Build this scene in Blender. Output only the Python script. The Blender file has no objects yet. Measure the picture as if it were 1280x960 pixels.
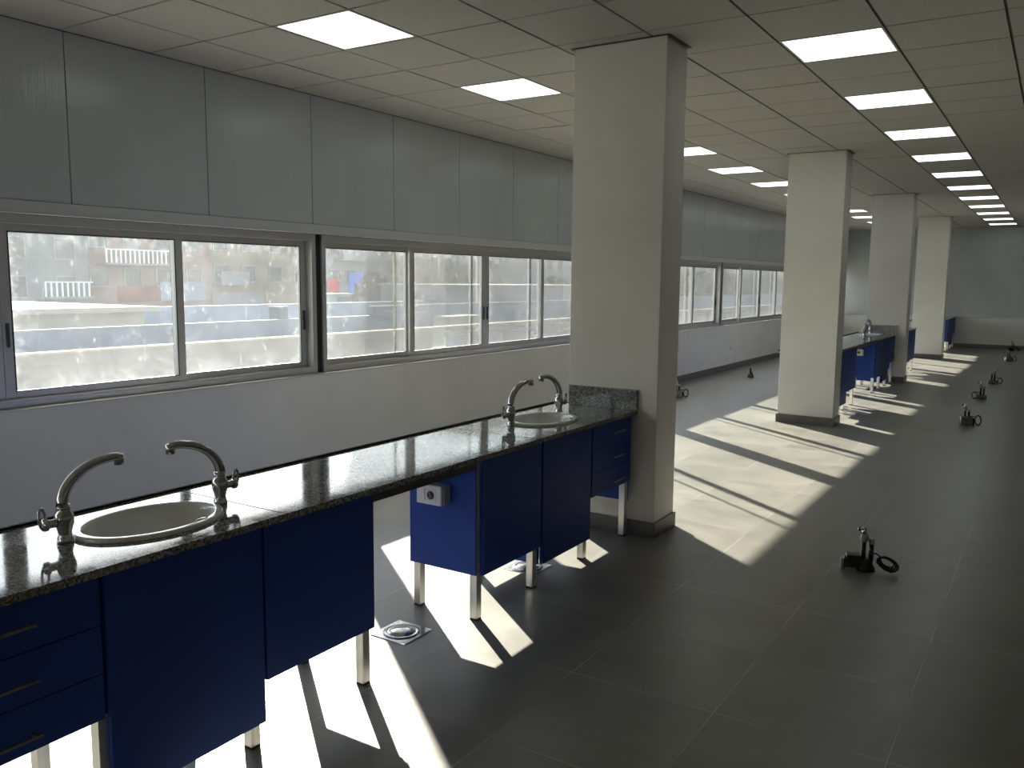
import bpy, math, random
from mathutils import Vector, Matrix
random.seed(7)
scn = bpy.context.scene
COL = scn.collection
PI = math.pi
H = 3.05            # ceiling height
YF, YB, XR = 21.2, -13.45, 12.0   # far wall, wall behind the camera, right wall

# ------------------------------------------------------------------ helpers
class MB:
    def __init__(s): s.v = []; s.f = []; s.sm = []
    def add(s, vs, fs, smooth=False):
        n = len(s.v); s.v += [tuple(v) for v in vs]
        s.f += [tuple(i + n for i in f) for f in fs]; s.sm += [smooth] * len(fs); return s
    def box(s, x0, x1, y0, y1, z0, z1):
        return s.add([(x0,y0,z0),(x1,y0,z0),(x1,y1,z0),(x0,y1,z0),(x0,y0,z1),(x1,y0,z1),(x1,y1,z1),(x0,y1,z1)],
                     [(3,2,1,0),(4,5,6,7),(0,1,5,4),(1,2,6,5),(2,3,7,6),(3,0,4,7)])
    def lathe(s, prof, c=(0,0,0), n=28, sx=1, sy=1, axis='z', smooth=True):
        vs = []; fs = []
        for r, z in prof:
            for i in range(n):
                a = 2*PI*i/n; p = (r*math.cos(a)*sx, r*math.sin(a)*sy, z)
                if axis == 'x': p = (p[2], p[0], p[1])
                if axis == 'y': p = (p[0], p[2], -p[1])
                vs.append((p[0]+c[0], p[1]+c[1], p[2]+c[2]))
        m = len(prof)
        for k in range(m-1):
            for i in range(n):
                j = (i+1) % n
                fs.append((k*n+i, k*n+j, (k+1)*n+j, (k+1)*n+i))
        fs.append(tuple(range(n-1, -1, -1))); fs.append(tuple((m-1)*n+i for i in range(n)))
        return s.add(vs, fs, smooth)
    def cyl(s, r, z0, z1, c=(0,0,0), n=20, axis='z', bev=0.0):
        if bev: return s.lathe([(r-bev,z0),(r,z0+bev),(r,z1-bev),(r-bev,z1)], c, n, axis=axis)
        return s.lathe([(r,z0),(r,z1)], c, n, axis=axis)
    def tube(s, pts, rad, n=12, closed=False):
        pts = [Vector(p) for p in pts]; m = len(pts)
        rads = rad if isinstance(rad, (list, tuple)) else [rad]*m
        vs = []; fs = []; prev = None
        for k in range(m):
            if closed: t = pts[(k+1) % m] - pts[k-1]
            else: t = pts[min(k+1, m-1)] - pts[max(k-1, 0)]
            t.normalize()
            if prev is None:
                ref = Vector((0,0,1)) if abs(t.z) < .9 else Vector((1,0,0))
                u = t.cross(ref).normalized()
            else:
                u = (prev - t*prev.dot(t)).normalized()
            prev = u; w = t.cross(u)
            for i in range(n):
                a = 2*PI*i/n
                vs.append(pts[k] + (u*math.cos(a) + w*math.sin(a))*rads[k])
        K = m if closed else m-1
        for k in range(K):
            k2 = (k+1) % m
            for i in range(n):
                j = (i+1) % n
                fs.append((k*n+i, k*n+j, k2*n+j, k2*n+i))
        if not closed:
            fs.append(tuple(range(n-1,-1,-1))); fs.append(tuple((m-1)*n+i for i in range(n)))
        return s.add(vs, fs, True)
    def build(s, name, mat, parent=None, bevel=0.0, loc=None):
        me = bpy.data.meshes.new(name); me.from_pydata(s.v, [], s.f); me.update()
        for p, q in zip(me.polygons, s.sm): p.use_smooth = q
        o = bpy.data.objects.new(name, me); COL.objects.link(o)
        if mat: me.materials.append(mat)
        if parent: o.parent = parent
        if loc: o.location = loc
        if bevel:
            b = o.modifiers.new('bevel', 'BEVEL'); b.width = bevel; b.segments = 2; b.limit_method = 'ANGLE'
            if not any(s.sm):
                for p in me.polygons: p.use_smooth = False
        return o

def tag(o, label=None, cat=None, group=None, kind=None):
    if label: o['label'] = label
    if cat: o['category'] = cat
    if group: o['group'] = group
    if kind: o['kind'] = kind
    return o
def thing(name, label, cat, loc=(0,0,0), rz=0.0, group=None):
    o = bpy.data.objects.new(name, None); COL.objects.link(o)
    o.empty_display_size = .05
    o.location = loc; o.rotation_euler = (0,0,rz)
    return tag(o, label, cat, group)
def copy_tree(o, parent=None):
    c = o.copy(); COL.objects.link(c)
    if parent: c.parent = parent
    for ch in list(o.children): copy_tree(ch, c)
    return c
def dup(o, loc, rz=None, label=None, group=None):
    c = copy_tree(o); c.location = loc
    if rz is not None: c.rotation_euler = (0,0,rz)
    if label: c['label'] = label
    if group: c['group'] = group
    return c

# ------------------------------------------------------------------ materials
def mat(name, col=(.5,.5,.5), rough=.5, metal=0.0, spec=.5):
    m = bpy.data.materials.new(name); m.use_nodes = True
    b = m.node_tree.nodes['Principled BSDF']
    b.inputs['Base Color'].default_value = (*col, 1); b.inputs['Roughness'].default_value = rough
    b.inputs['Metallic'].default_value = metal; b.inputs['Specular IOR Level'].default_value = spec
    return m
def N(m, t, **kw):
    n = m.node_tree.nodes.new(t)
    for k, v in kw.items():
        if k in n.inputs: n.inputs[k].default_value = v
        else: setattr(n, k, v)
    return n
def L(m, a, b): m.node_tree.links.new(a, b)
def bsdf(m): return m.node_tree.nodes['Principled BSDF']
def noise_colour(m, c1, c2, scale=4.0, detail=5.0, lo=.35, hi=.65, rough=None, vec=None, stretch=None):
    tc = N(m, 'ShaderNodeTexCoord'); nz = N(m, 'ShaderNodeTexNoise', Scale=scale, Detail=detail)
    src = tc.outputs['Object']
    if stretch:
        mp = N(m, 'ShaderNodeMapping'); mp.inputs['Scale'].default_value = stretch
        L(m, src, mp.inputs['Vector']); src = mp.outputs['Vector']
    L(m, src, nz.inputs['Vector'])
    r = N(m, 'ShaderNodeValToRGB'); r.color_ramp.elements[0].position = lo; r.color_ramp.elements[1].position = hi
    r.color_ramp.elements[0].color = (*c1,1); r.color_ramp.elements[1].color = (*c2,1)
    L(m, nz.outputs['Fac'], r.inputs['Fac']); L(m, r.outputs['Color'], bsdf(m).inputs['Base Color'])
    if rough:
        mr = N(m, 'ShaderNodeMapRange'); mr.inputs['To Min'].default_value = rough[0]; mr.inputs['To Max'].default_value = rough[1]
        L(m, nz.outputs['Fac'], mr.inputs['Value']); L(m, mr.outputs['Result'], bsdf(m).inputs['Roughness'])
    return r
def M_(m, op, a, b=None, c=None):
    n = N(m, 'ShaderNodeMath', operation=op)
    for i, x in enumerate((a, b, c)):
        if x is None: continue
        if isinstance(x, (int, float)): n.inputs[i].default_value = x
        else: L(m, x, n.inputs[i])
    return n.outputs[0]

W = {}
W['paint'] = mat('wall_paint', (.60,.60,.575), .75, spec=.25)
noise_colour(W['paint'], (.75,.75,.735), (.80,.80,.785), 1.6, 4)
W['column'] = mat('column_paint', (.60,.58,.52), .7, spec=.25)
noise_colour(W['column'], (.80,.785,.74), (.85,.835,.79), 2.2, 4)
W['trim'] = mat('trim_paint', (.5,.52,.52), .5)
W['drywall_dark'] = mat('dark_gap', (.03,.03,.03), .8)
W['alu'] = mat('window_aluminium', (.50,.50,.49), .42, .55)
W['alu_dark'] = mat('dark_aluminium', (.10,.10,.10), .35, .8)
W['rubber'] = mat('black_rubber', (.012,.012,.012), .7)
W['leg'] = mat('brushed_aluminium', (.72,.71,.68), .35, .9)
noise_colour(W['leg'], (.66,.65,.62), (.76,.75,.72), 60, 3, stretch=(1,1,.03))
W['chrome'] = mat('chrome', (.55,.55,.56), .05, 1.0)
W['steel'] = mat('stainless_steel', (.62,.62,.62), .16, 1.0)
W['ceramic'] = mat('white_ceramic', (.82,.82,.80), .06, spec=.75)
W['blue'] = mat('blue_laminate', (.009,.034,.20), .5, spec=.25)
noise_colour(W['blue'], (.017,.055,.270), (.019,.060,.295), 3, 3)
W['handle'] = mat('satin_handle', (.28,.27,.25), .38, .9)
W['white_plastic'] = mat('white_plastic', (.72,.71,.67), .4)
W['grey_plastic'] = mat('grey_plastic', (.30,.30,.29), .5)
W['black_plastic'] = mat('black_plastic', (.012,.013,.012), .45)
W['green_pipe'] = mat('dark_green_pipe', (.010,.022,.014), .45)
W['skirt'] = mat('skirting_tile', (.13,.125,.115), .5)
noise_colour(W['skirt'], (.115,.11,.10), (.15,.145,.13), 5, 6)
W['tbar'] = mat('ceiling_bar', (.085,.083,.078), .6)
W['light_frame'] = mat('light_frame', (.6,.6,.58), .5)
W['diffuser'] = mat('led_diffuser', (.25,.25,.25), .5)
b = bsdf(W['diffuser']); b.inputs['Emission Color'].default_value = (.93,1.0,.97,1); b.inputs['Emission Strength'].default_value = 2.0

# ceiling tile
m = W['tile'] = mat('ceiling_tile', (.62,.60,.56), .85, spec=.2)
noise_colour(m, (.53,.508,.468), (.58,.555,.515), 90, 3)

# sandwich wall panel, fine vertical ribs
m = W['panel'] = mat('wall_panel', (.48,.51,.52), .22, spec=.5)
noise_colour(m, (.45,.48,.49), (.50,.53,.54), 1.3, 4, stretch=(1,1,.4))
tc = N(m, 'ShaderNodeTexCoord'); sp = N(m, 'ShaderNodeSeparateXYZ'); L(m, tc.outputs['Object'], sp.inputs[0])
s = M_(m, 'ADD', sp.outputs[0], sp.outputs[1])
wv = M_(m, 'SINE', M_(m, 'MULTIPLY', s, 2*PI/.02))
nz = N(m, 'ShaderNodeTexNoise', Scale=30.0, Detail=2.0); mp = N(m, 'ShaderNodeMapping'); mp.inputs['Scale'].default_value = (1,1,.05)
L(m, tc.outputs['Object'], mp.inputs['Vector']); L(m, mp.outputs['Vector'], nz.inputs['Vector'])
h = M_(m, 'ADD', M_(m, 'MULTIPLY', wv, .12), M_(m, 'MULTIPLY', nz.outputs['Fac'], 2.0))
bp = N(m, 'ShaderNodeBump', Strength=.25, Distance=.002); L(m, h, bp.inputs['Height']); L(m, bp.outputs['Normal'], bsdf(m).inputs['Normal'])

# floor tile 0.6 x 0.6
m = W['floor'] = mat('floor_tile', (.16,.155,.14), .4, spec=.7)
tc = N(m, 'ShaderNodeTexCoord'); sp = N(m, 'ShaderNodeSeparateXYZ'); L(m, tc.outputs['Object'], sp.inputs[0])
ux = M_(m, 'DIVIDE', M_(m, 'SUBTRACT', sp.outputs[0], 2.90), .603); uy = M_(m, 'DIVIDE', M_(m, 'SUBTRACT', sp.outputs[1], 0.0), .603)
def edge(u):
    f = M_(m, 'FRACT', u); return M_(m, 'ABSOLUTE', M_(m, 'SUBTRACT', f, .5))
g = M_(m, 'GREATER_THAN', M_(m, 'MAXIMUM', edge(ux), edge(uy)), .5 - .0026)
cell = N(m, 'ShaderNodeCombineXYZ'); L(m, M_(m, 'FLOOR', ux), cell.inputs[0]); L(m, M_(m, 'FLOOR', uy), cell.inputs[1])
wn = N(m, 'ShaderNodeTexWhiteNoise'); L(m, cell.outputs[0], wn.inputs['Vector'])
off = N(m, 'ShaderNodeVectorMath', operation='MULTIPLY_ADD'); L(m, cell.outputs[0], off.inputs[0]); off.inputs[1].default_value = (3.7,5.3,0); L(m, tc.outputs['Object'], off.inputs[2])
n1 = N(m, 'ShaderNodeTexNoise', Scale=1.8, Detail=8.0, Roughness=.62, Distortion=.6); L(m, off.outputs[0], n1.inputs['Vector'])
v = M_(m, 'ADD', M_(m, 'MULTIPLY', n1.outputs['Fac'], .8), M_(m, 'MULTIPLY', wn.outputs['Value'], .10))
r = N(m, 'ShaderNodeValToRGB'); r.color_ramp.elements[0].position = .3; r.color_ramp.elements[1].position = .62
r.color_ramp.elements[0].color = (.146,.143,.134,1); r.color_ramp.elements[1].color = (.222,.217,.203,1)
L(m, v, r.inputs['Fac'])
gn = N(m, 'ShaderNodeTexNoise', Scale=2.5, Detail=3.0); L(m, tc.outputs['Object'], gn.inputs['Vector'])
gf = N(m, 'ShaderNodeMapRange'); gf.inputs['From Min'].default_value = .42; gf.inputs['From Max'].default_value = .62; L(m, gn.outputs['Fac'], gf.inputs['Value'])
mx = N(m, 'ShaderNodeMix', data_type='RGBA'); L(m, M_(m, 'MULTIPLY', g, gf.outputs['Result']), mx.inputs['Factor'])
L(m, r.outputs['Color'], mx.inputs[6]); mx.inputs[7].default_value = (.44,.43,.40,1)
L(m, mx.outputs[2], bsdf(m).inputs['Base Color'])
rr = N(m, 'ShaderNodeMapRange'); rr.inputs['To Min'].default_value = .24; rr.inputs['To Max'].default_value = .44; L(m, n1.outputs['Fac'], rr.inputs['Value'])
L(m, rr.outputs['Result'], bsdf(m).inputs['Roughness'])

# speckled polished granite
m = W['granite'] = mat('granite', (.2,.2,.19), .05, spec=.85)
tc = N(m, 'ShaderNodeTexCoord')
vo = N(m, 'ShaderNodeTexVoronoi', Scale=150.0); L(m, tc.outputs['Object'], vo.inputs['Vector'])
n2 = N(m, 'ShaderNodeTexNoise', Scale=210.0, Detail=3.0); L(m, tc.outputs['Object'], n2.inputs['Vector'])
sep = N(m, 'ShaderNodeSeparateColor'); L(m, vo.outputs['Color'], sep.inputs[0])
vv = M_(m, 'ADD', M_(m, 'MULTIPLY', sep.outputs[0], .6), M_(m, 'MULTIPLY', n2.outputs['Fac'], .45))
r = N(m, 'ShaderNodeValToRGB'); e = r.color_ramp.elements
e[0].position = .25; e[0].color = (.06,.06,.059,1); e[1].position = .85; e[1].color = (.42,.42,.41,1)
x = e.new(.52); x.color = (.18,.18,.176,1)
L(m, vv, r.inputs['Fac'])
n3 = N(m, 'ShaderNodeTexNoise', Scale=5.0, Detail=8.0, Roughness=.7, Distortion=1.2); L(m, tc.outputs['Object'], n3.inputs['Vector'])
dr = N(m, 'ShaderNodeMapRange'); dr.inputs['From Min'].default_value = .5; dr.inputs['From Max'].default_value = .75; dr.inputs['To Max'].default_value = .35
L(m, n3.outputs['Fac'], dr.inputs['Value'])
mx = N(m, 'ShaderNodeMix', data_type='RGBA'); L(m, dr.outputs['Result'], mx.inputs['Factor']); L(m, r.outputs['Color'], mx.inputs[6]); mx.inputs[7].default_value = (.34,.34,.335,1)
L(m, mx.outputs[2], bsdf(m).inputs['Base Color'])
rr = N(m, 'ShaderNodeMapRange'); rr.inputs['From Min'].default_value = .35; rr.inputs['From Max'].default_value = .75; rr.inputs['To Min'].default_value = .04; rr.inputs['To Max'].default_value = .13
L(m, n3.outputs['Fac'], rr.inputs['Value']); L(m, rr.outputs['Result'], bsdf(m).inputs['Roughness'])
m = W['seam'] = mat('slab_joint', (.02,.02,.02), .6)

# dirty window glass: clear film with translucent dust, splashes and runs
m = W['glass'] = bpy.data.materials.new('dirty_glass'); m.use_nodes = True
nt = m.node_tree; nt.nodes.remove(bsdf(m)); out = nt.nodes['Material Output']
tr = N(m, 'ShaderNodeBsdfTransparent'); tr.inputs[0].default_value = (.93,.95,.94,1)
gl = N(m, 'ShaderNodeBsdfGlossy', Roughness=.02); gl.inputs[0].default_value = (1,1,1,1)
tl = N(m, 'ShaderNodeBsdfTranslucent'); tl.inputs[0].default_value = (.82,.88,.97,1)
ge = N(m, 'ShaderNodeNewGeometry')
nA = N(m, 'ShaderNodeTexNoise', Scale=2.2, Detail=6.0, Roughness=.6); L(m, ge.outputs['Position'], nA.inputs['Vector'])
nB = N(m, 'ShaderNodeTexNoise', Scale=11.0, Detail=4.0, Roughness=.7); L(m, ge.outputs['Position'], nB.inputs['Vector'])
mpR = N(m, 'ShaderNodeMapping'); mpR.inputs['Scale'].default_value = (1,16,1.1); L(m, ge.outputs['Position'], mpR.inputs['Vector'])
nC = N(m, 'ShaderNodeTexNoise', Scale=1.6, Detail=3.0, Roughness=.55); L(m, mpR.outputs['Vector'], nC.inputs['Vector'])
mpS = N(m, 'ShaderNodeMapping'); mpS.inputs['Scale'].default_value = (1,1.5,.9); L(m, ge.outputs['Position'], mpS.inputs['Vector'])
nS = N(m, 'ShaderNodeTexVoronoi', Scale=7.0); L(m, mpS.outputs['Vector'], nS.inputs['Vector'])
base = N(m, 'ShaderNodeMapRange'); base.inputs['From Min'].default_value = .3; base.inputs['From Max'].default_value = .75; base.inputs['To Min'].default_value = .019; base.inputs['To Max'].default_value = .037
L(m, nA.outputs['Fac'], base.inputs['Value'])
sp1 = N(m, 'ShaderNodeMapRange'); sp1.inputs['From Min'].default_value = .60; sp1.inputs['From Max'].default_value = .72; sp1.inputs['To Max'].default_value = .022; L(m, nB.outputs['Fac'], sp1.inputs['Value'])
run = N(m, 'ShaderNodeMapRange'); run.inputs['From Min'].default_value = .66; run.inputs['From Max'].default_value = .74; run.inputs['To Max'].default_value = .03; L(m, nC.outputs['Fac'], run.inputs['Value'])
dot = N(m, 'ShaderNodeMapRange'); dot.inputs['From Min'].default_value = .14; dot.inputs['From Max'].default_value = .06; dot.inputs['To Max'].default_value = .03; L(m, nS.outputs['Distance'], dot.inputs['Value'])
tg = N(m, 'ShaderNodeTexCoord'); sg = N(m, 'ShaderNodeSeparateXYZ'); L(m, tg.outputs['Generated'], sg.inputs[0])
def near(o): return M_(m, 'SUBTRACT', .5, M_(m, 'ABSOLUTE', M_(m, 'SUBTRACT', o, .5)))
ed = N(m, 'ShaderNodeMapRange'); ed.inputs['From Min'].default_value = .13; ed.inputs['From Max'].default_value = 0.0; ed.inputs['To Max'].default_value = .05
L(m, M_(m, 'MINIMUM', near(sg.outputs[1]), near(sg.outputs[2])), ed.inputs['Value'])
nE = N(m, 'ShaderNodeTexNoise', Scale=16.0, Detail=5.0, Roughness=.75); L(m, ge.outputs['Position'], nE.inputs['Vector'])
eN = N(m, 'ShaderNodeMapRange'); eN.inputs['From Min'].default_value = .45; eN.inputs['From Max'].default_value = .7; L(m, nE.outputs['Fac'], eN.inputs['Value'])
grime = M_(m, 'MULTIPLY', ed.outputs['Result'], eN.outputs['Result'])
tot = M_(m, 'ADD', M_(m, 'ADD', M_(m, 'ADD', base.outputs['Result'], sp1.outputs['Result']), grime), M_(m, 'ADD', run.outputs['Result'], dot.outputs['Result']))
m1 = N(m, 'ShaderNodeMixShader'); L(m, tot, m1.inputs[0]); L(m, tr.outputs[0], m1.inputs[1]); L(m, tl.outputs[0], m1.inputs[2])
fr = N(m, 'ShaderNodeFresnel', IOR=1.35); m2 = N(m, 'ShaderNodeMixShader'); L(m, M_(m, 'MULTIPLY', fr.outputs[0], .8), m2.inputs[0]); L(m, m1.outputs[0], m2.inputs[1]); L(m, gl.outputs[0], m2.inputs[2])
L(m, m2.outputs[0], out.inputs['Surface'])

# exterior
def ext(name, c, var=.12, scale=.8):
    c = tuple(.41*q for q in c)
    mm = mat(name, c, .85, spec=.2)
    noise_colour(mm, tuple(x*(1-var) for x in c), tuple(min(1, x*(1+var)) for x in c), scale, 5); return mm
W['e_white'] = ext('white_render', (.56,.56,.57)); W['e_cream'] = ext('cream_render', (.78,.72,.60)); W['e_pink'] = ext('pink_render', (.62,.42,.34))
W['e_red'] = ext('brick_red_render', (.55,.20,.13)); W['e_beige'] = ext('beige_render', (.58,.47,.34)); W['e_grey'] = ext('grey_render', (.42,.45,.44)); W['e_blue'] = ext('pale_blue_render', (.52,.60,.74))
W['e_window'] = mat('dark_window', (.05,.06,.07), .15); W['e_teal'] = ext('teal_paint', (.16,.26,.30)); W['e_roof'] = ext('roof_screed', (.42,.42,.42))
W['e_hill'] = ext('dry_hillside', (.24,.22,.15), .45, .12); W['e_leaf'] = ext('foliage', (.07,.09,.04), .5, 2.0); W['e_bark'] = ext('bark', (.12,.09,.06)); W['e_rail'] = mat('railing_paint', (.75,.75,.74), .5)
W['e_ground'] = ext('street_ground', (.36,.34,.31), .2, .3); W['cloth_red'] = mat('red_cloth', (.6,.05,.04), .8); W['cloth_blue'] = mat('blue_cloth', (.08,.16,.6), .8)

# ------------------------------------------------------------------ room shell
floor = MB().box(-.2, XR, YB, YF, -.15, 0).build('floor', W['floor'])
tag(floor, 'grey matt square tiled floor with thin pale joints and sun patches', 'floor', kind='structure')

wl = MB().box(-.2, 0, YB, YF, 0, .822).build('wall_left', W['paint'])
tag(wl, 'long wall under and above the strip of windows', 'wall', kind='structure')
MB().box(-.2, -.06, YB, YF, 1.968, H+.0995).build('backing', W['drywall_dark'], wl)
k = -.575 - 13*.996
while k < YF - .05:
    y0, y1 = max(k, YB) + .003, min(k + .996, YF) - .003
    MB().box(-.058, 0, y0, y1, 2.043, H-.002).build('wall_panel', W['panel'], wl, bevel=.002)
    k += .996
st = MB().box(-.06, .010, YB, YF, 1.975, 2.041).box(-.06, .016, YB, YF, 1.968, 1.975).build('trim_1', W['trim'])
tag(st, 'painted flat strip running along the top of the windows', 'trim', kind='structure')
sl = MB().box(-.17, .006, YB, YF, .823, .8285).build('trim_2', W['alu'])
tag(sl, 'thin metal sill strip running along under the windows', 'trim', kind='structure')
bb = MB()
k = YB
while k < YF - .02:
    bb.box(0.0005, .012, k, min(k+.6, YF) - .002, 0.0005, .10); k += .6
tag(bb.build('baseboard_left', W['skirt']), 'grey tile skirting along the window wall', 'skirting', kind='structure')

wf = MB().box(-.2, XR, YF, YF+.2, 0, .79).build('wall_far', W['paint'])
tag(wf, 'far end wall with ribbed grey panels above a painted base', 'wall', kind='structure')
MB().box(-.2, XR, YF+.06, YF+.2, .79, H+.0995).build('backing', W['drywall_dark'], wf)
k = 0.02
while k < XR - .05:
    MB().box(k+.0004, min(k+.996, XR)-.0004, YF, YF+.058, .80, H-.002).build('wall_panel', W['panel'], wf, bevel=.0005); k += .996
tag(MB().box(.02, XR, YF-.018, YF-.0005, .78, .83).build('trim_3', W['trim']), 'horizontal painted strip across the far end wall', 'trim', kind='structure')
tag(MB().box(.013, XR, YF-.012, YF-.0005, .0005, .10).build('baseboard_far', W['skirt']), 'grey tile skirting along the far end wall', 'skirting', kind='structure')
tag(MB().box(XR, XR+.2, YB, YF, 0, H+.0995).build('wall_right', W['paint']), 'plain painted wall on the right of the hall', 'wall', kind='structure')
tag(MB().box(-.2, XR+.2, YB-.2, YB, 0, H+.0995).build('wall_near', W['paint']), 'plain painted wall behind the viewpoint', 'wall', kind='structure')

# ceiling: square tiles hung on a bar grid, 0.6 m pitch; some cells hold LED panels
GX0 = 1.145
lights = []
for kk in range(0, 11): lights.append(('right', 4, 3 + 3*kk, kk))
for kk in range(0, 11): lights.append(('left', 0, 3*kk, kk))
cells = {(a, bq) for _, a, bq, _ in lights}
ce = MB()
for a in range(-2, 19):
    for bq in range(-23, 36):
        if (a, bq) in cells: continue
        x0, x1 = max(GX0 + .6*a + .0075, .001), min(GX0 + .6*(a+1) - .0075, XR-.001)
        y0, y1 = max(.6*bq + .0075, YB+.001), min(.6*(bq+1) - .0075, YF-.001)
        if x1 - x0 < .03 or y1 - y0 < .03: continue
        dz = random.uniform(-.0012, .0012)
        ce.box(x0, x1, y0, y1, H + dz, H + .008)
ceil = ce.build('ceiling', W['tile'])
tag(ceil, 'suspended ceiling of square off-white tiles in a bar grid', 'ceiling', kind='structure')
g = MB()
MB().box(-.2, XR+.2, YB-.2, YF+.2, H+.10, H+.2).build('ceiling_slab', W['tile'], ceil)
for a in range(-1, 19):
    xx = GX0 + .6*a
    if xx < XR: g.box(xx-.012, xx+.012, YB, YF, H+.0085, H+.02)
for bq in range(-22, 36):
    yy = .6*bq
    if YB < yy < YF: g.box(0, XR, yy-.012, yy+.012, H+.0085, H+.02)
g.build('ceiling_grid', W['tbar'], ceil)
tag(MB().box(.0005, .016, YB, YF, H-.0015, H-.0005).build('trim_4', W['tbar']), 'thin edge bar where ceiling meets window wall', 'trim', kind='structure')

ORD = ['first', 'second', 'third', 'fourth', 'fifth', 'sixth', 'seventh', 'eighth', 'ninth', 'tenth', 'eleventh']
proto_l = None
for side, a, bq, kk in lights:
    lab = 'square white LED ceiling panel, %s from the near end of the %s row' % (ORD[kk], side)
    loc = (GX0 + .6*a + .3, .6*bq + .3, H)
    if proto_l is None:
        proto_l = thing('ceiling_light', lab, 'ceiling light', loc, 0, 'LED panels in the %s row' % side)
        f = MB(); o, i = .293, .280
        for q in ((-o,o,-o,-i),(-o,o,i,o),(-o,-i,-i,i),(i,o,-i,i)): f.box(q[0],q[1],q[2],q[3],-.001,.012)
        f.build('frame', W['light_frame'], proto_l)
        MB().box(-i+.0005,i-.0005,-i+.0005,i-.0005,.001,.006).build('diffuser', W['diffuser'], proto_l)
    else: dup(proto_l, loc, 0, lab, 'LED panels in the %s row' % side)

# columns
CX0, CX1, CD = 2.416, 3.037, .32
CY = [1.32, 6.38, 11.55, 16.95]
clab = ['nearest thick off-white square-edged column, at the end of the near sink bench', 'second off-white column from the near end, in the sun patch',
        'third off-white column from the near end, behind the far sink bench', 'farthest off-white column, fourth from the near end']
cproto = None
for i, cy in enumerate(CY):
    if cproto is None:
        cproto = thing('column', clab[0], 'column', (0, 0, 0)); cproto.location = ((CX0+CX1)/2, cy + CD/2, 0)
        hx, hy = (CX1-CX0)/2, CD/2
        MB().box(-hx, hx, -hy, hy, 0, H-.002).build('shaft', W['column'], cproto, bevel=.004)
        s_ = MB(); t = .013
        s_.box(-hx-t, hx+t, -hy-t, -hy-.0005, .0005, .095).box(-hx-t, hx+t, hy+.0005, hy+t, .0005, .095)
        s_.box(-hx-t, -hx-.0005, -hy-.0005, hy+.0005, .0005, .095).box(hx+.0005, hx+t, -hy-.0005, hy+.0005, .0005, .095)
        s_.build('skirting', W['skirt'], cproto)
        a_ = MB(); t = .022
        a_.box(-hx-t, hx+t, -hy-t, -hy-.0005, H-.004, H-.002).box(-hx-t, hx+t, hy+.0005, hy+t, H-.004, H-.002)
        a_.box(-hx-t, -hx-.0005, -hy-.0005, hy+.0005, H-.004, H-.002).box(hx+.0005, hx+t, -hy-.0005, hy+.0005, H-.004, H-.002)
        a_.build('edge_trim', W['tbar'], cproto)
        c = cproto
    else: c = dup(cproto, ((CX0+CX1)/2, cy + CD/2, 0), 0, clab[i])
    c['kind'] = 'structure'

# ------------------------------------------------------------------ windows: units of four sliding sashes
ZS0, ZS1 = .829, 1.967
def make_window(name, s, label, y_hi=None, screens=False):
    U = 4.93; e = s + U
    w = thing(name, label, 'window', (-.10, s, ZS0)); w['kind'] = 'structure'
    zz = ZS1 - ZS0 - .0005
    f = MB(); fw = .045
    f.box(-.07, .035, 0, fw, 0.0005, zz).box(-.07, .035, U-fw, U, 0.0005, zz)
    f.box(-.07, .035, fw, U-fw, zz-.042, zz).box(-.07, .035, fw, U-fw, .0005, .036)
    for xx in (.030, -.001, -.034, -.068):                                        # the tracks
        f.box(xx, xx+.004, fw, U-fw, .036, .052).box(xx, xx+.004, fw, U-fw, zz-.055, zz-.042)
    f.build('window_frame', W['alu'], w, bevel=.0015)
    q = [(fw+.004, 1.232, 1), (1.180, 2.446, 0), (2.448, 3.690, 0), (3.635, U-fw-.004, 1)]
    for n, (a, b_, outer) in enumerate(q):
        xo, xi = (-.031, -.004) if outer == 0 else (-.064, -.037)
        if outer == 0: xo, xi = -.029, -.002
        sw, z0, z1 = .062, .040, zz-.046
        m_ = MB()
        m_.box(xo, xi, a, a+sw, z0, z1).box(xo, xi, b_-sw, b_, z0, z1)
        m_.box(xo, xi, a+sw, b_-sw, z0, z0+.056).box(xo, xi, a+sw, b_-sw, z1-.056, z1)
        sa = m_.build('sash', W['alu'], w, bevel=.002)
        gk = MB(); gx0, gx1 = xi, xi+.002
        for (p0, p1, r0, r1) in ((a+sw-.004, a+sw+.003, z0+.052, z1-.052), (b_-sw-.003, b_-sw+.004, z0+.052, z1-.052), (a+sw, b_-sw, z0+.052, z0+.058), (a+sw, b_-sw, z1-.058, z1-.052)):
            gk.box(gx0, gx1, p0, p1, r0, r1)
        gk.build('gasket', W['rubber'], sa)
        xm = (xo+xi)/2
        MB().box(xm-.002, xm+.002, a+sw-.006, b_-sw+.006, z0+.05, z1-.05).build('pane', W['glass'], sa)
        if n in (0, 3):
            yy = b_-.028 if n == 3 else a+.03
            MB().box(xi+.001, xi+.010, yy-.010, yy+.010, .36, .52).box(xi+.010, xi+.016, yy-.006, yy+.006, .38, .46).build('latch', W['alu_dark'], sa)
        if n in (1, 2):
            yy = b_-.03 if n == 1 else a+.03
            MB().box(xi+.001, xi+.008, yy-.008, yy+.008, .36, .50).build('latch', W['alu_dark'], sa)
    if screens:
        for yy in (1.02, 2.24, 3.42):
            MB().box(-.0695, -.0655, yy, yy+.03, .04, zz-.046).build('screen_stile', W['alu'], w)
    return w
tag(make_window('window_1', -3.425, 'window unit at the left edge, showing two wide dusty sliding panes'), None, None)
make_window('window_2', 1.574, 'window unit of four dusty sliding panes ending behind the nearest column', screens=True)
make_window('window_3', 6.574, 'window unit behind the nearest column, its last two panes seen right of it', screens=True)
make_window('window_4', 11.574, 'window unit seen just left of the second column', screens=True)
make_window('window_5', 16.574, 'farthest window unit, behind the second column')
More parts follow.
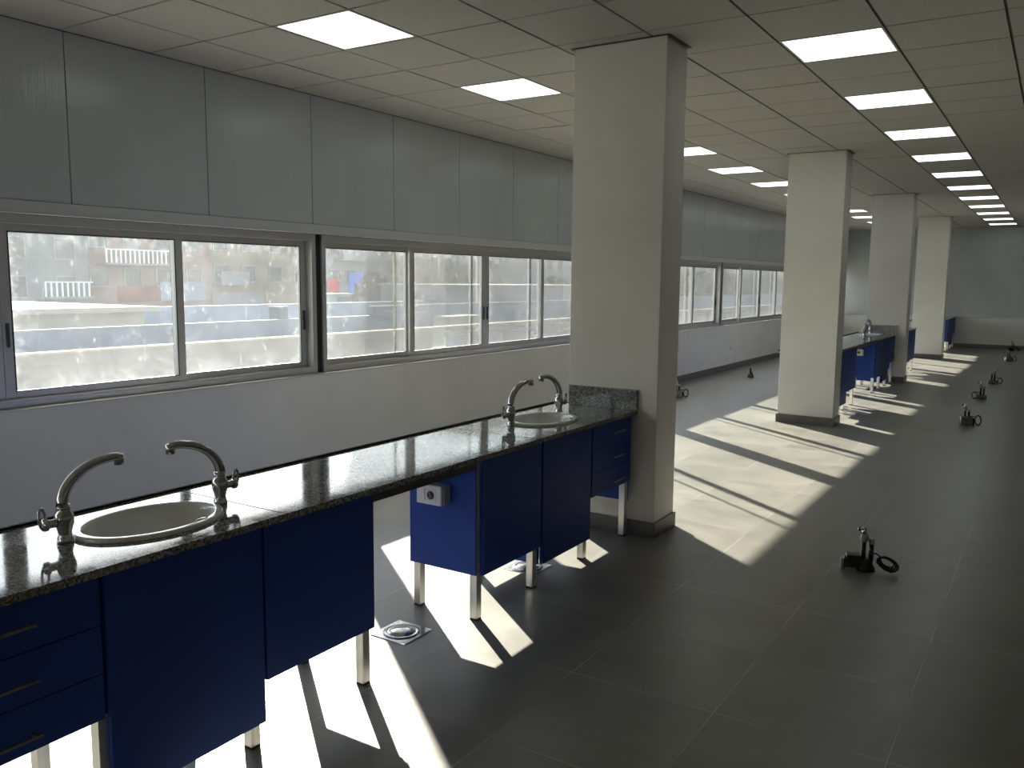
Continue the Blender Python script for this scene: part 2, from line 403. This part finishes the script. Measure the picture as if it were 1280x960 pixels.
make_window('added_window_6', -8.425, 'added unseen window unit behind the viewpoint on the left, letting in daylight')  # unseen unit added so daylight reaches the column fronts
make_window('added_window_7', -13.425, 'added unseen window unit behind the viewpoint at the near end, letting in daylight')  # another out-of-view unit, added to let in more daylight from behind
# solid pieces between and beyond the units
posts = MB()
for yy in (-8.495, -3.495, 1.505, 6.505, 11.505, 16.505): posts.box(-.15, -.085, yy+.002, yy+.067, .829, 1.967)
tag(posts.build('trim_5', W['rubber']), 'black joints between neighbouring window units', 'trim', kind='structure')

# ------------------------------------------------------------------ laboratory benches
XB, XF = 2.48, 2.873        # back and front of the carcasses
ZT, ZU = .803, .778         # top and underside of the granite
def leg(o, x, y, z1=None):
    z1 = z1 or ZU-.002
    l_ = MB().box(x-.02, x+.02, y-.02, y+.02, .008, z1).build('leg', W['leg'], o, bevel=.002)
    MB().box(x-.0195, x+.0195, y-.0195, y+.0195, .0003, .0078).build('foot_cap', W['rubber'], l_)
def handle(o, x, y0, y1, z):
    MB().box(x+.018, x+.025, y0, y1, z-.004, z+.004).box(x+.0002, x+.018, y0+.012, y0+.020, z-.004, z+.004).box(x+.0002, x+.018, y1-.020, y1-.012, z-.004, z+.004).build('handle', W['handle'], o, bevel=.001)
def make_unit(name, label, cat, y0, y1, zb, zside, legs, front, fy, zf, group, hy=None, ztop=(None,None,None)):
    """front: 'door' or 'drawers'; local y is measured from the unit's own base point at (2.68, y0)."""
    u = thing(name, label, cat, (2.68, y0, 0), 0, group)
    w = y1 - y0; xb, xf = XB-2.68, XF-2.68
    c = MB(); t = .010
    tl_, tr_, tb_ = [ZU-.001 if q is None else q for q in ztop]
    zl, zr = zside if isinstance(zside, tuple) else (zside, zside)
    c.box(xb, xf-.001, .0005, t, zl, tl_).box(xb, xf-.001, w-t, w-.0005, zr, tr_)
    c.box(xb, xb+.012, t, w-t, zb, tb_)
    c.box(xf-.06, xf-.022, .052, w-.052, ZU-.03, ZU-.001)
    c.build('carcass', W['blue'], u)
    for (lx, ly) in legs:
        leg(u, {'f': xf-.021, 'b': xb+.033}[lx], {'l': .031, 'r': w-.031 if zf < .3 or y0 > 0 else w-.004}[ly], .355 if ly == 'r' and not (zf < .3 or y0 > 0) else ztop[1])
    f0, f1 = fy[0]-y0, fy[1]-y0
    if front == 'door':
        MB().box(xf, xf+.018, f0, f1, zf, ZU-.003).build('door', W['blue'], u, bevel=.0015)
    else:
        zs = [zf, zf+.1365, zf+.277, ZU-.003]
        for i in range(3):
            d = MB().box(xf, xf+.018, f0, f1, zs[i]+.0015, zs[i+1]-.0015).build('drawer', W['blue'], u, bevel=.0015)
            handle(d, xf+.018, hy[0]-y0, hy[1]-y0, .405+.15*i)
    return u
P = {}
P['A'] = make_unit('drawer_cabinet', 'blue three-drawer cabinet at the left edge of the near bench', 'cabinet', -2.80, -2.245, .36, (.225,.36), ['fl','bl','fr','br'], 'drawers', (-2.795,-2.256), .357, 'blue bench cabinets', (-2.605,-2.443))
P['B'] = make_unit('sink_cabinet', 'blue single-door cabinet under the near sink, its door hanging low', 'cabinet', -2.243, -1.680, .36, (.36,.225), ['fr','br'], 'door', (-2.241,-1.680), .088, 'blue bench cabinets', None, (None,None,.62))
P['C'] = make_unit('door_cabinet', 'blue door cabinet just left of the open knee space in the near bench', 'cabinet', -1.678, -1.122, .36, .225, ['fr','br'], 'door', (-1.670,-1.124), .232, 'blue bench cabinets')
P['D'] = make_unit('door_cabinet', 'blue cabinet with the socket on its side, right of the near knee space', 'cabinet', -.402, .170, .36, .225, ['fl','bl','fr','br'], 'door', (-.362,.166), .218, 'blue bench cabinets')
P['E'] = make_unit('sink_cabinet', 'blue low-hanging door cabinet under the sink beside the nearest column', 'cabinet', .172, .734, .105, .118, ['fr','br'], 'door', (.186,.730), .118, 'blue bench cabinets', None, (None,.62,.62))
P['F'] = make_unit('drawer_cabinet', 'blue three-drawer cabinet standing against the nearest column', 'cabinet', .736, 1.285, .222, .225, ['fr','br'], 'drawers', (.744,1.266), .357, 'blue bench cabinets', (.985,1.140), (.62,None,.62))

def make_top(name, label, y0, y1, sinks, seams, splash, gap=None):
    t = thing(name, label, 'worktop', (2.61, y0, ZU), 0)
    hx = .297; yb = [0.0]
    s_ = MB(); hz = ZT-ZU
    # slab with rectangular cut-outs hidden under the sink rims
    a = 0.0; n = 64
    for q in sorted(sinks):
        c = q - y0; c0, c1 = c-.27, c+.27; cx = .008
        s_.box(-.30, hx, a, c0, .0005, hz); a = c1
        inn = []; outr = []
        for i in range(n):
            th = 2*PI*i/n; dx, dy = math.cos(th), math.sin(th)
            inn.append((cx + .168*dx, c + .233*dy))
            tx = ((hx-cx) if dx > 0 else (-.30-cx))/dx if abs(dx) > 1e-6 else 1e9
            ty = (.27 if dy > 0 else -.27)/dy if abs(dy) > 1e-6 else 1e9
            tt = min(tx, ty); outr.append((cx + dx*tt, c + dy*tt))
        for corner in ((hx, c+.27), (hx, c-.27), (-.30, c+.27), (-.30, c-.27)):      # keep the rectangle's corners sharp
            kk = min(range(n), key=lambda i: (outr[i][0]-corner[0])**2 + (outr[i][1]-corner[1])**2); outr[kk] = corner
        vs = [(x, y, z) for z in (.0005, hz) for ring in (inn, outr) for x, y in ring]
        fs = []
        for i in range(n):
            j = (i+1) % n
            fs.append((2*n+i, 3*n+i, 3*n+j, 2*n+j)); fs.append((i, j, n+j, n+i))
            fs.append((i, 2*n+i, 2*n+j, j)); fs.append((n+i, n+j, 3*n+j, 3*n+i))
        s_.add(vs, fs)
    s_.box(-.30, hx, a, y1-y0, .0005, hz)
    s_.build('slab', W['granite'], t)
    for q in seams or (): MB().box(-.299, hx-.002, q-y0-.0015, q-y0+.0015, hz, hz+.0006).build('joint_line', W['seam'], t)
    MB().box(-.300, -.286, 0, y1-y0-(.024 if splash else 0), hz+.0005, hz+.009).build('back_lip', W['rubber'], t)
    if splash: MB().box(-.182, .300, y1-y0-.022, y1-y0-.0005, hz+.0005, hz+.128).build('backsplash', W['granite'], t, bevel=.001)
    if gap:
        MB().box(.222, .262, gap[0]-y0, gap[1]-y0, -.045, .0).build('support_rail', W['alu_dark'], t)
        MB().box(-.13, -.09, gap[0]-y0, gap[1]-y0, -.045, .0).build('support_rail', W['alu_dark'], t)
    return t
make_top('worktop', 'polished speckled granite worktop of the near bench with two sinks', -2.83, 1.318, [-1.905, .64], [-1.585, .115], True, (-1.120, -.404))

# oval sink
def make_sink(label, loc, group):
    s_ = thing('sink', label, 'sink', loc, 0, group)
    ax, ay = .185, .25
    prof = [(1.0,.0006),(1.0,.008),(.992,.0115),(.98,.0132),(.972,.0134),(.87,.0134),(.86,.0130),(.845,.0105),(.83,.003),(.81,-.012),(.77,-.07),(.66,-.12),(.42,-.142),(.12,-.148)]
    b_ = MB(); n = 56; vs = []; fs = []
    for r, z in prof:
        for i in range(n):
            a = 2*PI*i/n
            # scale both radii by the same absolute inset, so the rim has an even width
            ins = (1-r)*.2
            vs.append(((ax-ins*(ax/.2)*.96)*math.cos(a), (ay-ins)*math.sin(a) if r > .5 else (ay*r)*math.sin(a), z))
    for k in range(len(prof)-1):
        for i in range(n):
            j = (i+1) % n; fs.append((k*n+i, k*n+j, (k+1)*n+j, (k+1)*n+i))
    fs.append(tuple((len(prof)-1)*n+i for i in range(n)))
    b_.add(vs, fs, True); o = b_.build('basin', W['ceramic'], s_)
    MB().lathe([(.032,-.1475),(.030,-.143),(.018,-.145),(.012,-.1465)], (0,0,.0015)).build('drain', W['chrome'], s_)
    MB().lathe([(.020,-.004),(.021,.001),(.016,.004),(.004,.0045)], (.143,.092,.0115), 24, sx=.55, sy=1.15).build('overflow', W['chrome'], s_)
    return s_
S1, S2 = (2.62, -1.905, ZT), (2.615, .64, ZT)
sink = make_sink('white oval ceramic sink nearest the viewpoint, set in the granite worktop', S1, 'oval sinks')
dup(sink, S2, 0, 'white oval ceramic sink beside the granite upstand of the nearest column', 'oval sinks')

# swan-neck taps: local +x is the way the spout points
def make_tap(label, loc, rz, group):
    t = thing('faucet', label, 'tap', loc, rz, group)
    MB().lathe([(.0235,.0006),(.024,.004),(.0235,.012),(.021,.020),(.019,.030),(.022,.045),(.027,.060),(.028,.075),(.025,.090),(.019,.100),(.0195,.106),(.0195,.118)]).build('body', W['chrome'], t)
    pts = []; R_ = .155
    for i in range(17):
        a = PI*.5*i/16*1.10
        pts.append((-.004 + R_*1.05*(1-math.cos(a)), 0, .112 + .125*math.sin(min(a, PI*.58))))
    rad = [.0180 - .005*i/16 for i in range(17)]
    sp_ = MB().tube(pts, rad, 16).build('spout', W['chrome'], t)
    ex, ez = pts[-1][0], pts[-1][2]
    MB().cyl(.0150, ez-.026, ez+.008, (ex-.004,0,0), 18, bev=.002).build('aerator', W['chrome'], sp_)
    MB().cyl(.013, -.052, -.020, (0,0,.066), 18, axis='x', bev=.002).lathe([(.017,-.064),(.019,-.060),(.019,-.052),(.015,-.050)], (0,0,.066), 18, axis='x').build('cartridge', W['chrome'], t)
    loop = [(-.060 - .011*math.sin(PI*q/10)*0 - .004 - .014*(1+math.cos(2*PI*q/20))*.5, .010*math.sin(2*PI*q/20)*1.2, .088 + .026*math.sin(2*PI*q/20 - PI/2)) for q in range(20)]
    loop = [(-.064 - .010*math.cos(2*PI*q/20), 0.0 + .004*math.sin(2*PI*q/20), .086 + .030*math.sin(2*PI*q/20)) for q in range(20)]
    MB().tube(loop, .0042, 8, closed=True).build('lever', W['chrome'], t)
    return t
taps = [('near end of the near sink', 2.600, -2.181, PI/2 - .06), ('far end of the near sink', 2.622, -1.629, -PI/2 - .12),
        ('near end of the sink by the nearest column', 2.575, .362, PI/2 - .1), ('far end of the sink by the nearest column', 2.562, .925, -PI/2 - .12)]
tap = None
for lab, x, y, rz in taps:
    l_ = 'chrome swan-neck tap at the %s' % lab
    if tap is None: tap = make_tap(l_, (x, y, ZT), rz, 'swan-neck taps')
    else: dup(tap, (x, y, ZT), rz, l_)

# surface socket on the cabinet side
def make_socket(label, loc):
    t = thing('power_socket', label, 'socket', loc, 0)
    MB().box(-.075, .075, -.052, -.0005, -.046, .046).build('back_box', W['grey_plastic'], t, bevel=.004)
    MB().box(-.080, .066, -.066, -.0525, -.047, .047).build('cover', W['white_plastic'], t, bevel=.004)
    o = MB()
    MB().box(-.052, -.030, -.0695, -.0662, -.026, .028).build('switch', W['white_plastic'], t, bevel=.001)
    MB().box(-.024, .036, -.0680, -.0662, -.030, .030).build('insert', W['white_plastic'], t, bevel=.001)
    MB().lathe([(.021,-.0682),(.021,-.0692),(.018,-.0692),(.017,-.0684)], (.006,0,0), 24, axis='y').cyl(.017,-.0691,-.0683,(.006,0,0),24,axis='y').build('receptacle', W['alu_dark'], t)
    h_ = MB()
    for q in (-.007, .007): h_.cyl(.0025, -.0698, -.0692, (.006+q, 0, 0), 10, axis='y')
    h_.build('pin_hole', W['rubber'], t)
    return t
sock = make_socket('white surface-mounted socket on the blue side facing the near knee space', (2.655, -.402, .597))

# ---- the benches farther down the hall
G2 = 'blue cabinets of the far benches'
dL, dR = 9.50, 10.225
for kx, dy, lab in (('B', dL, 'blue cabinet at the left of the middle bench, half behind the second column'), ('C', dL, 'blue door cabinet left of the knee space of the middle bench'),
                    ('D', dR, 'blue cabinet with a socket on its side in the middle bench'), ('E', dR, 'blue low-hanging door cabinet under the sink of the middle bench'), ('F', dR, 'blue drawer cabinet against the third column')):
    o = P[kx]; dup(o, (o.location.x, o.location.y+dy, 0), 0, lab, G2)
make_top('worktop', 'granite worktop of the middle bench, between second and third columns', -2.83+dL, 1.318+dR, [.64+dR], None, True, (-1.118+dL, -.406+dR))
dup(sink, (S2[0], S2[1]+dR, ZT), 0, 'white oval sink in the middle bench before the third column', 'oval sinks')
dup(tap, (2.575, .362+dR, ZT), PI/2-.1, 'chrome swan-neck tap on the middle bench, left of the two')
dup(tap, (2.562, .925+dR, ZT), -PI/2-.1, 'chrome swan-neck tap on the middle bench, right of the two')
dup(sock, (2.655, -.402+dR, .597), 0, 'white socket on the blue side facing the middle bench knee space')
# short bench behind the third column
o = P['D']; dup(o, (o.location.x, 12.72, 0), 0, 'blue cabinet joined to the back of the third column', G2)
o = P['C']; dup(o, (o.location.x, 13.30, 0), 0, 'blue end cabinet of the short bench just left of the farthest column', G2)
make_top('worktop', 'granite worktop of the short bench behind the third column', 11.875, 13.89, [], None, False)
# last bench
dE = 19.86
o = P['D']; dup(o, (o.location.x, o.location.y+dE, 0), 0, 'blue cabinet side seen right of the farthest column', G2)
o = P['E']; dup(o, (o.location.x, o.location.y+dE, 0), 0, 'blue low-hanging cabinet of the farthest bench', G2)
o = P['F']; dup(o, (o.location.x, o.location.y+dE, 0), 0, 'blue drawer cabinet against the far end wall', G2)
make_top('worktop', 'granite worktop of the farthest bench, ending at the far wall', 17.28, 1.318+dE, [], None, False)

# floor drains
def make_drain(label, loc):
    t = thing('floor_drain', label, 'drain', loc, 0, 'floor drains')
    MB().box(-.1, .1, -.1, .1, .0003, .004).build('plate', W['steel'], t, bevel=.001)
    MB().lathe([(.078,.0043),(.080,.007),(.074,.0085),(.070,.0070),(.060,.0070),(.057,.0085),(.02,.0095),(.001,.0095)], n=40).build('cover', W['steel'], t)
    MB().tube([(.083*math.cos(2*PI*q/40), .083*math.sin(2*PI*q/40), .0048) for q in range(40)], .0014, 6, closed=True).build('ring', W['alu_dark'], t)
    return t
dr = make_drain('square steel floor drain in the near knee space', (2.662, -.688, 0))
dup(dr, (2.672, .40, 0), 0, 'square steel floor drain under the blue cabinet right of the knee space')

# floor service stubs: water pipe with valve, capped conduit, junction box, coil of cable
def make_stub(label, loc, rz, group, kind=0, pipe='black_plastic'):
    t = thing('service_stub', label, 'pipe outlet', loc, rz, group)
    R = random.Random(kind*11+3)
    # base collar and tape lump
    MB().lathe([(.052,.0005),(.050,.018),(.040,.030),(.036,.050),(.030,.065)], (0,0,0), 14).build('collar', W['black_plastic'], t)
    p = MB().cyl(.0125, .05, .165, (-.014,0,0), 16).build('water_pipe', W[pipe], t)
    MB().lathe([(.016,.160),(.023,.168),(.023,.190),(.019,.204),(.014,.206)], (-.014,0,0), 8, smooth=False).build('coupling', W['grey_plastic'], p)
    v = MB().lathe([(.010,.2055),(.012,.215),(.013,.228),(.009,.240),(.006,.246)], (-.014,0,0), 14).cyl(.008, -.045, -.014, (0,0,.232), 10, axis='x').build('valve', W['chrome'], t)
    MB().box(-.050, -.036, -.008, .008, .222, .242).build('valve_key', W['black_plastic'], v, bevel=.002)
    c = MB().cyl(.0135, .05, .155, (.026,.004,0), 16).build('conduit', W['black_plastic'], t)
    MB().lathe([(.0137,.150),(.017,.156),(.017,.176),(.012,.182)], (.026,.004,0), 14).build('end_cap', W['grey_plastic'], c)
    if kind == 0:
        MB().box(-.105, -.030, -.035, .030, .012, .088).box(-.118, -.105, -.030, .024, .004, .070).build('junction_box', W['black_plastic'], t, bevel=.006)
        MB().box(-.132, -.1185, -.022, .018, .0005, .060).build('box_lid', W['grey_plastic'], t, bevel=.002)
    elif kind == 1:
        MB().box(-.062, .058, -.048, .045, .0005, .098).build('junction_box', W['skirt'], t, bevel=.004)
        MB().cyl(.011, .0005, .085, (.075,-.02,0), 10).build('cable_end', W['black_plastic'], t)
    else:
        MB().box(-.060, .060, -.045, .045, .0005, .060).build('junction_box', W['skirt'], t, bevel=.004)
    # coil of cable springing from the conduit and lying on the floor
    sg = -1 if kind == 2 else 1
    pts = [(.020*sg, -.01, .095), (.050*sg, -.02, .105)]
    turns = (4, 2, 2)[kind]
    cx, cz, rx, rz_ = ((.112, .052, .056, .036), (.118, .062, .034, .056), (.090, .055, .036, .048))[kind]
    for q in range(turns*12):
        a = PI*.75 - 2*PI*q/12; g_ = 1 - .13*(q//12) + R.uniform(-.05, .05)
        x_ = rx*g_*math.cos(a); z_ = rz_*g_*math.sin(a)
        if kind == 0: z_ -= .28*x_
        pts.append((sg*(cx + x_), -.03 + .010*(q//12) + .25*z_, max(cz + z_, .006)))
    MB().tube(pts, .0048, 8).build('cable_coil', W['black_plastic'], t)
    return t
GS = 'service stubs rising from the floor'
s0 = make_stub('black pipe stub with chrome valve and cable coil, nearest on the open floor', (4.275, 1.43, 0), .28, GS, 0)
s1 = make_stub('pipe stub with hanging cable loop, second along the open floor row', (4.29, 7.42, 0), .30, GS, 1, 'green_pipe')
s2 = make_stub('greenish pipe stub with a cable loop on its left, third along the open floor', (4.27, 10.05, 0), .2, GS, 2, 'green_pipe')
dup(s2, (4.29, 12.30, 0), .2+PI*.9, 'slim pipe stub fourth along the open floor row')
dup(s1, (4.285, 17.2, 0), .5, 'pipe stub fifth along the open floor row, toward the far wall')
dup(s0, (4.23, 20.6, 0), .4, 'faintest pipe stub on the open floor, nearest the far end wall')
dup(s1, (.655, 7.72, 0), .35, 'pipe stub half hidden by the nearest column, beside the window wall')
dup(s2, (.745, 10.83, 0), 1.9, 'lone pipe stub standing by the window wall between two columns')

# wall socket under the windows
t = thing('wall_socket', 'small white socket low on the wall under the far windows', 'socket', (0, 11.98, .40))
MB().box(.0005, .012, -.042, .042, -.042, .042).build('cover', W['white_plastic'], t, bevel=.003)
MB().lathe([(.021,.0122),(.021,.0135),(.017,.0135),(.016,.0125)], (0,0,0), 20, axis='x').build('receptacle', W['grey_plastic'], t)

# ------------------------------------------------------------------ outside the windows
tag(MB().box(-260, -.25, -60, 260, -6.2, -6).build('ground', W['e_ground']), 'dusty ground far below the windows outside', 'ground', kind='structure')
t = thing('parapet_wall', 'long pale parapet wall running outside just beyond the windows', 'wall', (-4, 0, -6), 0)
MB().box(-.14, 0, -12, 60, .001, 6.775).build('wall_body', W['e_white'], t)
MB().box(-.15, .01, -12, 60, 6.776, 6.80).build('coping', W['e_cream'], t)
t = thing('flat_roof', 'pale flat roof deck between the two low walls outside', 'roof', (-6.6, 0, -6))
MB().box(-2.35, 2.3, -12, 60, .001, 6.35).build('roof_deck', W['e_roof'], t)
t = thing('terrace_wall', 'second bluish-white low wall outside, beyond the parapet', 'wall', (-9, 0, -6))
MB().box(-.14, 0, -12, 12.2, .001, 6.715).box(-.14, 0, 12.2, 60, .001, 6.945).build('wall_body', W['e_blue'], t)
MB().box(-.15, .01, -12, 12.2, 6.716, 6.74).box(-.15, .01, 12.2, 60, 6.946, 6.97).build('coping', W['e_white'], t)
t = thing('roof_block', 'cream flat-roofed block with a bright overhanging slab outside the left pane', 'building', (-12, 0, -6))
MB().box(-7, -.3, -6, 8.2, .001, 6.86).build('wall', W['e_cream'], t)
MB().box(-7.2, 0, -6.2, 8.45, 6.861, 6.97).build('roof_slab', W['e_cream'], t)
t = thing('roof_building', 'wide white flat roof lying behind the low walls outside', 'building', (-20.5, 30, -6))
MB().box(-9, 6.2, -21, 40, .001, 6.3).build('roof', W['e_roof'], t)
t = thing('roof_wall', 'third pale bluish wall outside, with a teal box before it', 'wall', (-14, 8.6, -6))
MB().box(-.25, 0, 0, 12.7, .001, 6.88).build('wall_body', W['e_blue'], t)
t = thing('water_tank', 'small teal box rising behind the second low wall outside', 'tank', (-9.45, 9.75, -5.999))
MB().box(-.35, .0, -.13, .13, 0, 6.97).build('body', W['e_teal'], t, bevel=.02)
MB().box(-.37, .02, -.15, .15, 6.9705, 7.0).build('lid', W['e_grey'], t)
t = thing('roof_shed', 'little white shed with a grey end on the roof outside', 'shed', (-15.6, 17.8, .302))
MB().box(-1.2, 0, -.65, .65, 0, .78).build('body', W['e_white'], t)
MB().box(.0005, .02, .0, .60, .05, .72).build('door', W['e_teal'], t)
MB().box(-1.25, .05, -.7, .7, .7805, .83).build('roof', W['e_white'], t)
t = thing('roof_house', 'big plain white roof block filling the panes next to the column', 'building', (-12.0, 26.0, .3005))
MB().box(-5, 0, -4.4, 6, .001, 1.10).build('wall', W['e_white'], t)
MB().box(-5.1, .1, -4.5, 6.1, 1.1005, 1.16).build('roof', W['e_white'], t)
t = thing('roof_kerb', 'short cream kerb on the roof outside, left of the column', 'kerb', (-8.0, 14.65, .352))
MB().box(-.5, 0, -.65, .65, 0, .30).box(-.55, .05, -.7, .7, .301, .34).build('body', W['e_cream'], t)

def make_building(label, x, y0, y1, top, wallm, cols, rows, z0=.3, dz=2.6, ww=1.3, wh=1.3, balc=(), panels=(), depth=12, cat='building', skip=()):
    """facade faces +X (towards the windows) at x; the end facing -Y also carries windows."""
    t = thing('apartment_building', label, cat, (x, y0, -6))
    w = y1 - y0; hz = top + 6
    MB().box(-depth, 0, 0, w, .001, hz).build('wall', wallm, t)
    MB().box(-depth-.2, .25, -.2, w+.2, hz+.001, hz+.3).build('roof_edge', W['e_white'], t)
    for r_ in range(rows):
        for c_ in range(cols):
            if (c_, r_) in skip: continue
            yc = w*(c_+.5)/cols; zc = z0 + dz*r_ + 6
            f = MB().box(.002, .07, yc-ww/2-.12, yc+ww/2+.12, zc-.12, zc).box(.002, .07, yc-ww/2-.12, yc+ww/2+.12, zc+wh, zc+wh+.12).box(.002, .07, yc-ww/2-.12, yc-ww/2, zc, zc+wh).box(.002, .07, yc+ww/2, yc+ww/2+.12, zc, zc+wh).build('window', W['e_white'], t)
            MB().box(.002, .03, yc-ww/2, yc+ww/2, zc, zc+wh).build('pane', W['e_window'], f)
        xc = -depth*.5
        f = MB().box(xc-.8, xc+.8, -.06, -.002, z0+dz*r_+6-.1, z0+dz*r_+6).build('window', W['e_white'], t)
        MB().box(xc-.7, xc+.7, -.03, -.002, z0+dz*r_+6, z0+dz*r_+6+wh).build('pane', W['e_window'], f)
    for (b0, b1, zb, mm) in balc:
        s_ = MB().box(.002, 1.3, b0, b1, zb+6-.15, zb+6).build('balcony', W['e_white'], t)
        rl = MB().box(1.22, 1.28, b0, b1, zb+6+.95, zb+6+1.03)
        if mm is None:
            q = b0
            while q < b1: rl.box(1.22, 1.28, q, q+.12, zb+6+.001, zb+6+.95); q += .38
            rl.build('railing', W['e_rail'], s_)
        else: rl.box(1.22, 1.28, b0, b1, zb+6+.001, zb+6+.95).build('railing', W[mm], s_)
    for (p0, p1, q0, q1, mm, nm) in panels:
        MB().box(.002, .12, p0, p1, q0+6, q1+6).build(nm, W[mm], t)
    return t
make_building('grey apartment block with barred windows outside, farthest left', -53, 14.5, 31.6, 12, W['e_grey'], 5, 4, balc=[(13.2, 16.6, .3, None)])
make_building('pink and white apartment block with a balustraded balcony outside the left pane', -55, 32.2, 43.2, 10, W['e_pink'], 4, 4, z0=1.0, dz=2.9, balc=[(1.2, 6.5, 2.7, None)], panels=[(2.8, 6.2, -.2, 1.0, 'e_red', 'awning'), (6.4, 10.6, -.2, 1.3, 'e_blue', 'garden_wall')])
make_building('beige apartment block outside the second pane', -56, 43.8, 56.0, 11, W['e_beige'], 4, 4, z0=1.4, dz=2.7, balc=[(.6, 3.6, 1.2, 'e_white')], panels=[(.5, 6.0, -1.2, .4, 'e_white', 'garden_wall')])
make_building('white apartment block with laundry on its balcony outside the third pane', -55, 57.0, 66.0, 12, W['e_white'], 4, 4, z0=1.2, dz=2.8, balc=[(1.0, 5.6, 3.6, 'e_white')], panels=[(.2, 1.5, .2, 1.7, 'cloth_red', 'red_cloth'), (3.0, 5.2, .3, 2.3, 'cloth_blue', 'blue_cloth')])
make_building('low sandy house on the hillside outside the fourth pane', -62, 74.0, 92.0, 4.2, W['e_beige'], 6, 2, z0=.8, dz=2.6)
make_building('pale grey house outside the panes beside the column', -58, 98.0, 116.0, 7.5, W['e_white'], 6, 3, z0=.8, dz=2.6)
make_building('hazy grey house seen through the far windows', -45, 128.0, 150.0, 9, W['e_grey'], 6, 3, z0=.6, dz=2.8)

def make_tree(label, loc, hgt, rad, seed):
    R = random.Random(seed); t = thing('tree', label, 'tree', loc, 0, 'trees outside the windows')
    MB().tube([(0,0,0),(.1,0,hgt*.3),(0,.1,hgt*.62)], [.22,.17,.10], 8).build('trunk', W['e_bark'], t)
    lf = MB()
    for q in range(900):
        u, v_ = R.uniform(-1,1), R.uniform(0,2*PI); rr_ = R.uniform(.55,1)**.6
        s_ = math.sqrt(1-u*u)
        c = Vector((rad*rr_*s_*math.cos(v_), rad*rr_*s_*math.sin(v_), hgt*.64 + hgt*.36*rr_*u))
        a = Vector((R.uniform(-1,1),R.uniform(-1,1),R.uniform(-1,1))).normalized()*R.uniform(.18,.38); b2 = a.orthogonal().normalized()*a.length*.8
        lf.add([c-a-b2*.3, c+b2, c+a+b2*.2, c-b2], [(0,1,2,3)])
    lf.build('crown', W['e_leaf'], t)
make_tree('dark bushy tree in front of the white apartment block outside', (-30, 35.6, -6), 8.0, 1.3, 1)
make_tree('dusty tree on the slope outside the panes beside the column', (-38, 72.0, -6), 8.2, 2.4, 2)
make_tree('low spreading tree outside left of the nearest column', (-36, 64.0, -6), 7.4, 2.0, 3)
make_tree('tree outside the far windows, its crown hazy', (-22, 60.0, -6), 8.4, 2.4, 4)
make_tree('larger tree outside the far windows near the second column', (-26, 84.0, -6), 10.0, 3.2, 5)

# hillside behind the buildings: a real slope rising away from the windows
hm = MB(); nx, ny = 44, 74; vs = []; fs = []
R = random.Random(5)
for i in range(nx):
    for j in range(ny):
        xx = -20 - i*5.0; yy = -50 + j*5.2
        d = max(0, math.hypot(xx, yy*.85) - 88)
        vs.append((xx, yy, -6.4 + .29*d + (2.0*math.sin(yy*.06+.6) + R.uniform(-.6,.6))*min(1, d/30)))
for i in range(nx-1):
    for j in range(ny-1):
        fs.append((i*ny+j, i*ny+j+1, (i+1)*ny+j+1, (i+1)*ny+j))
tag(hm.add(vs, fs, True).build('hillside', W['e_hill']), 'dry brown hillside rising behind the houses outside', 'hill', kind='structure')

# ------------------------------------------------------------------ light
SUN_E = 32.0
d = Vector((2.04, -1.59, -1.0)).normalized()
sl_ = bpy.data.lights.new('sun', 'SUN'); sl_.energy = SUN_E; sl_.angle = math.radians(.55); sl_.color = (1.0, .91, .765)
so_ = bpy.data.objects.new('sun', sl_); COL.objects.link(so_); so_.rotation_euler = d.to_track_quat('-Z', 'Y').to_euler(); so_.location = (-20, 15, 12)
wd = bpy.data.worlds.new('sky'); scn.world = wd; wd.use_nodes = True
nt = wd.node_tree; bg = nt.nodes['Background']
sky = nt.nodes.new('ShaderNodeTexSky'); sky.sky_type = 'NISHITA'; sky.sun_disc = False
sky.sun_elevation = math.atan2(1, math.hypot(2.04, 1.59)); sky.sun_rotation = math.atan2(-2.04, 1.59)
sky.air_density = 1.0; sky.dust_density = .3
hs = nt.nodes.new('ShaderNodeHueSaturation'); hs.inputs['Saturation'].default_value = .62
nt.links.new(sky.outputs[0], hs.inputs['Color']); nt.links.new(hs.outputs[0], bg.inputs['Color']); bg.inputs['Strength'].default_value = .43

# ------------------------------------------------------------------ camera
F, yaw, pitch, roll = 1063.84, -.567471, -.120268, .008398
f = Vector((math.sin(yaw)*math.cos(pitch), math.cos(yaw)*math.cos(pitch), math.sin(pitch)))
rt = Vector((math.cos(yaw), -math.sin(yaw), 0)); up = rt.cross(f)
r2 = rt*math.cos(roll) + up*math.sin(roll); u2 = -rt*math.sin(roll) + up*math.cos(roll)
cam = bpy.data.cameras.new('camera'); co = bpy.data.objects.new('camera', cam); COL.objects.link(co)
mw = Matrix((r2, u2, -f)).transposed().to_4x4(); mw.translation = (5.08444, -3.56661, 1.60066)
co.matrix_world = mw
cam.sensor_fit = 'HORIZONTAL'; cam.sensor_width = 36; cam.lens = 36*F/1280; cam.clip_start = .05; cam.clip_end = 600
scn.camera = co
scn.view_settings.view_transform = 'Standard'; scn.view_settings.look = 'None'
scn.view_settings.exposure = 0.2; scn.view_settings.gamma = 1.0; scn.view_settings.use_curve_mapping = False
cy = scn.cycles
cy.max_bounces = 12; cy.diffuse_bounces = 6; cy.glossy_bounces = 5; cy.transparent_max_bounces = 16; cy.sample_clamp_indirect = 12
cy.use_denoising = True
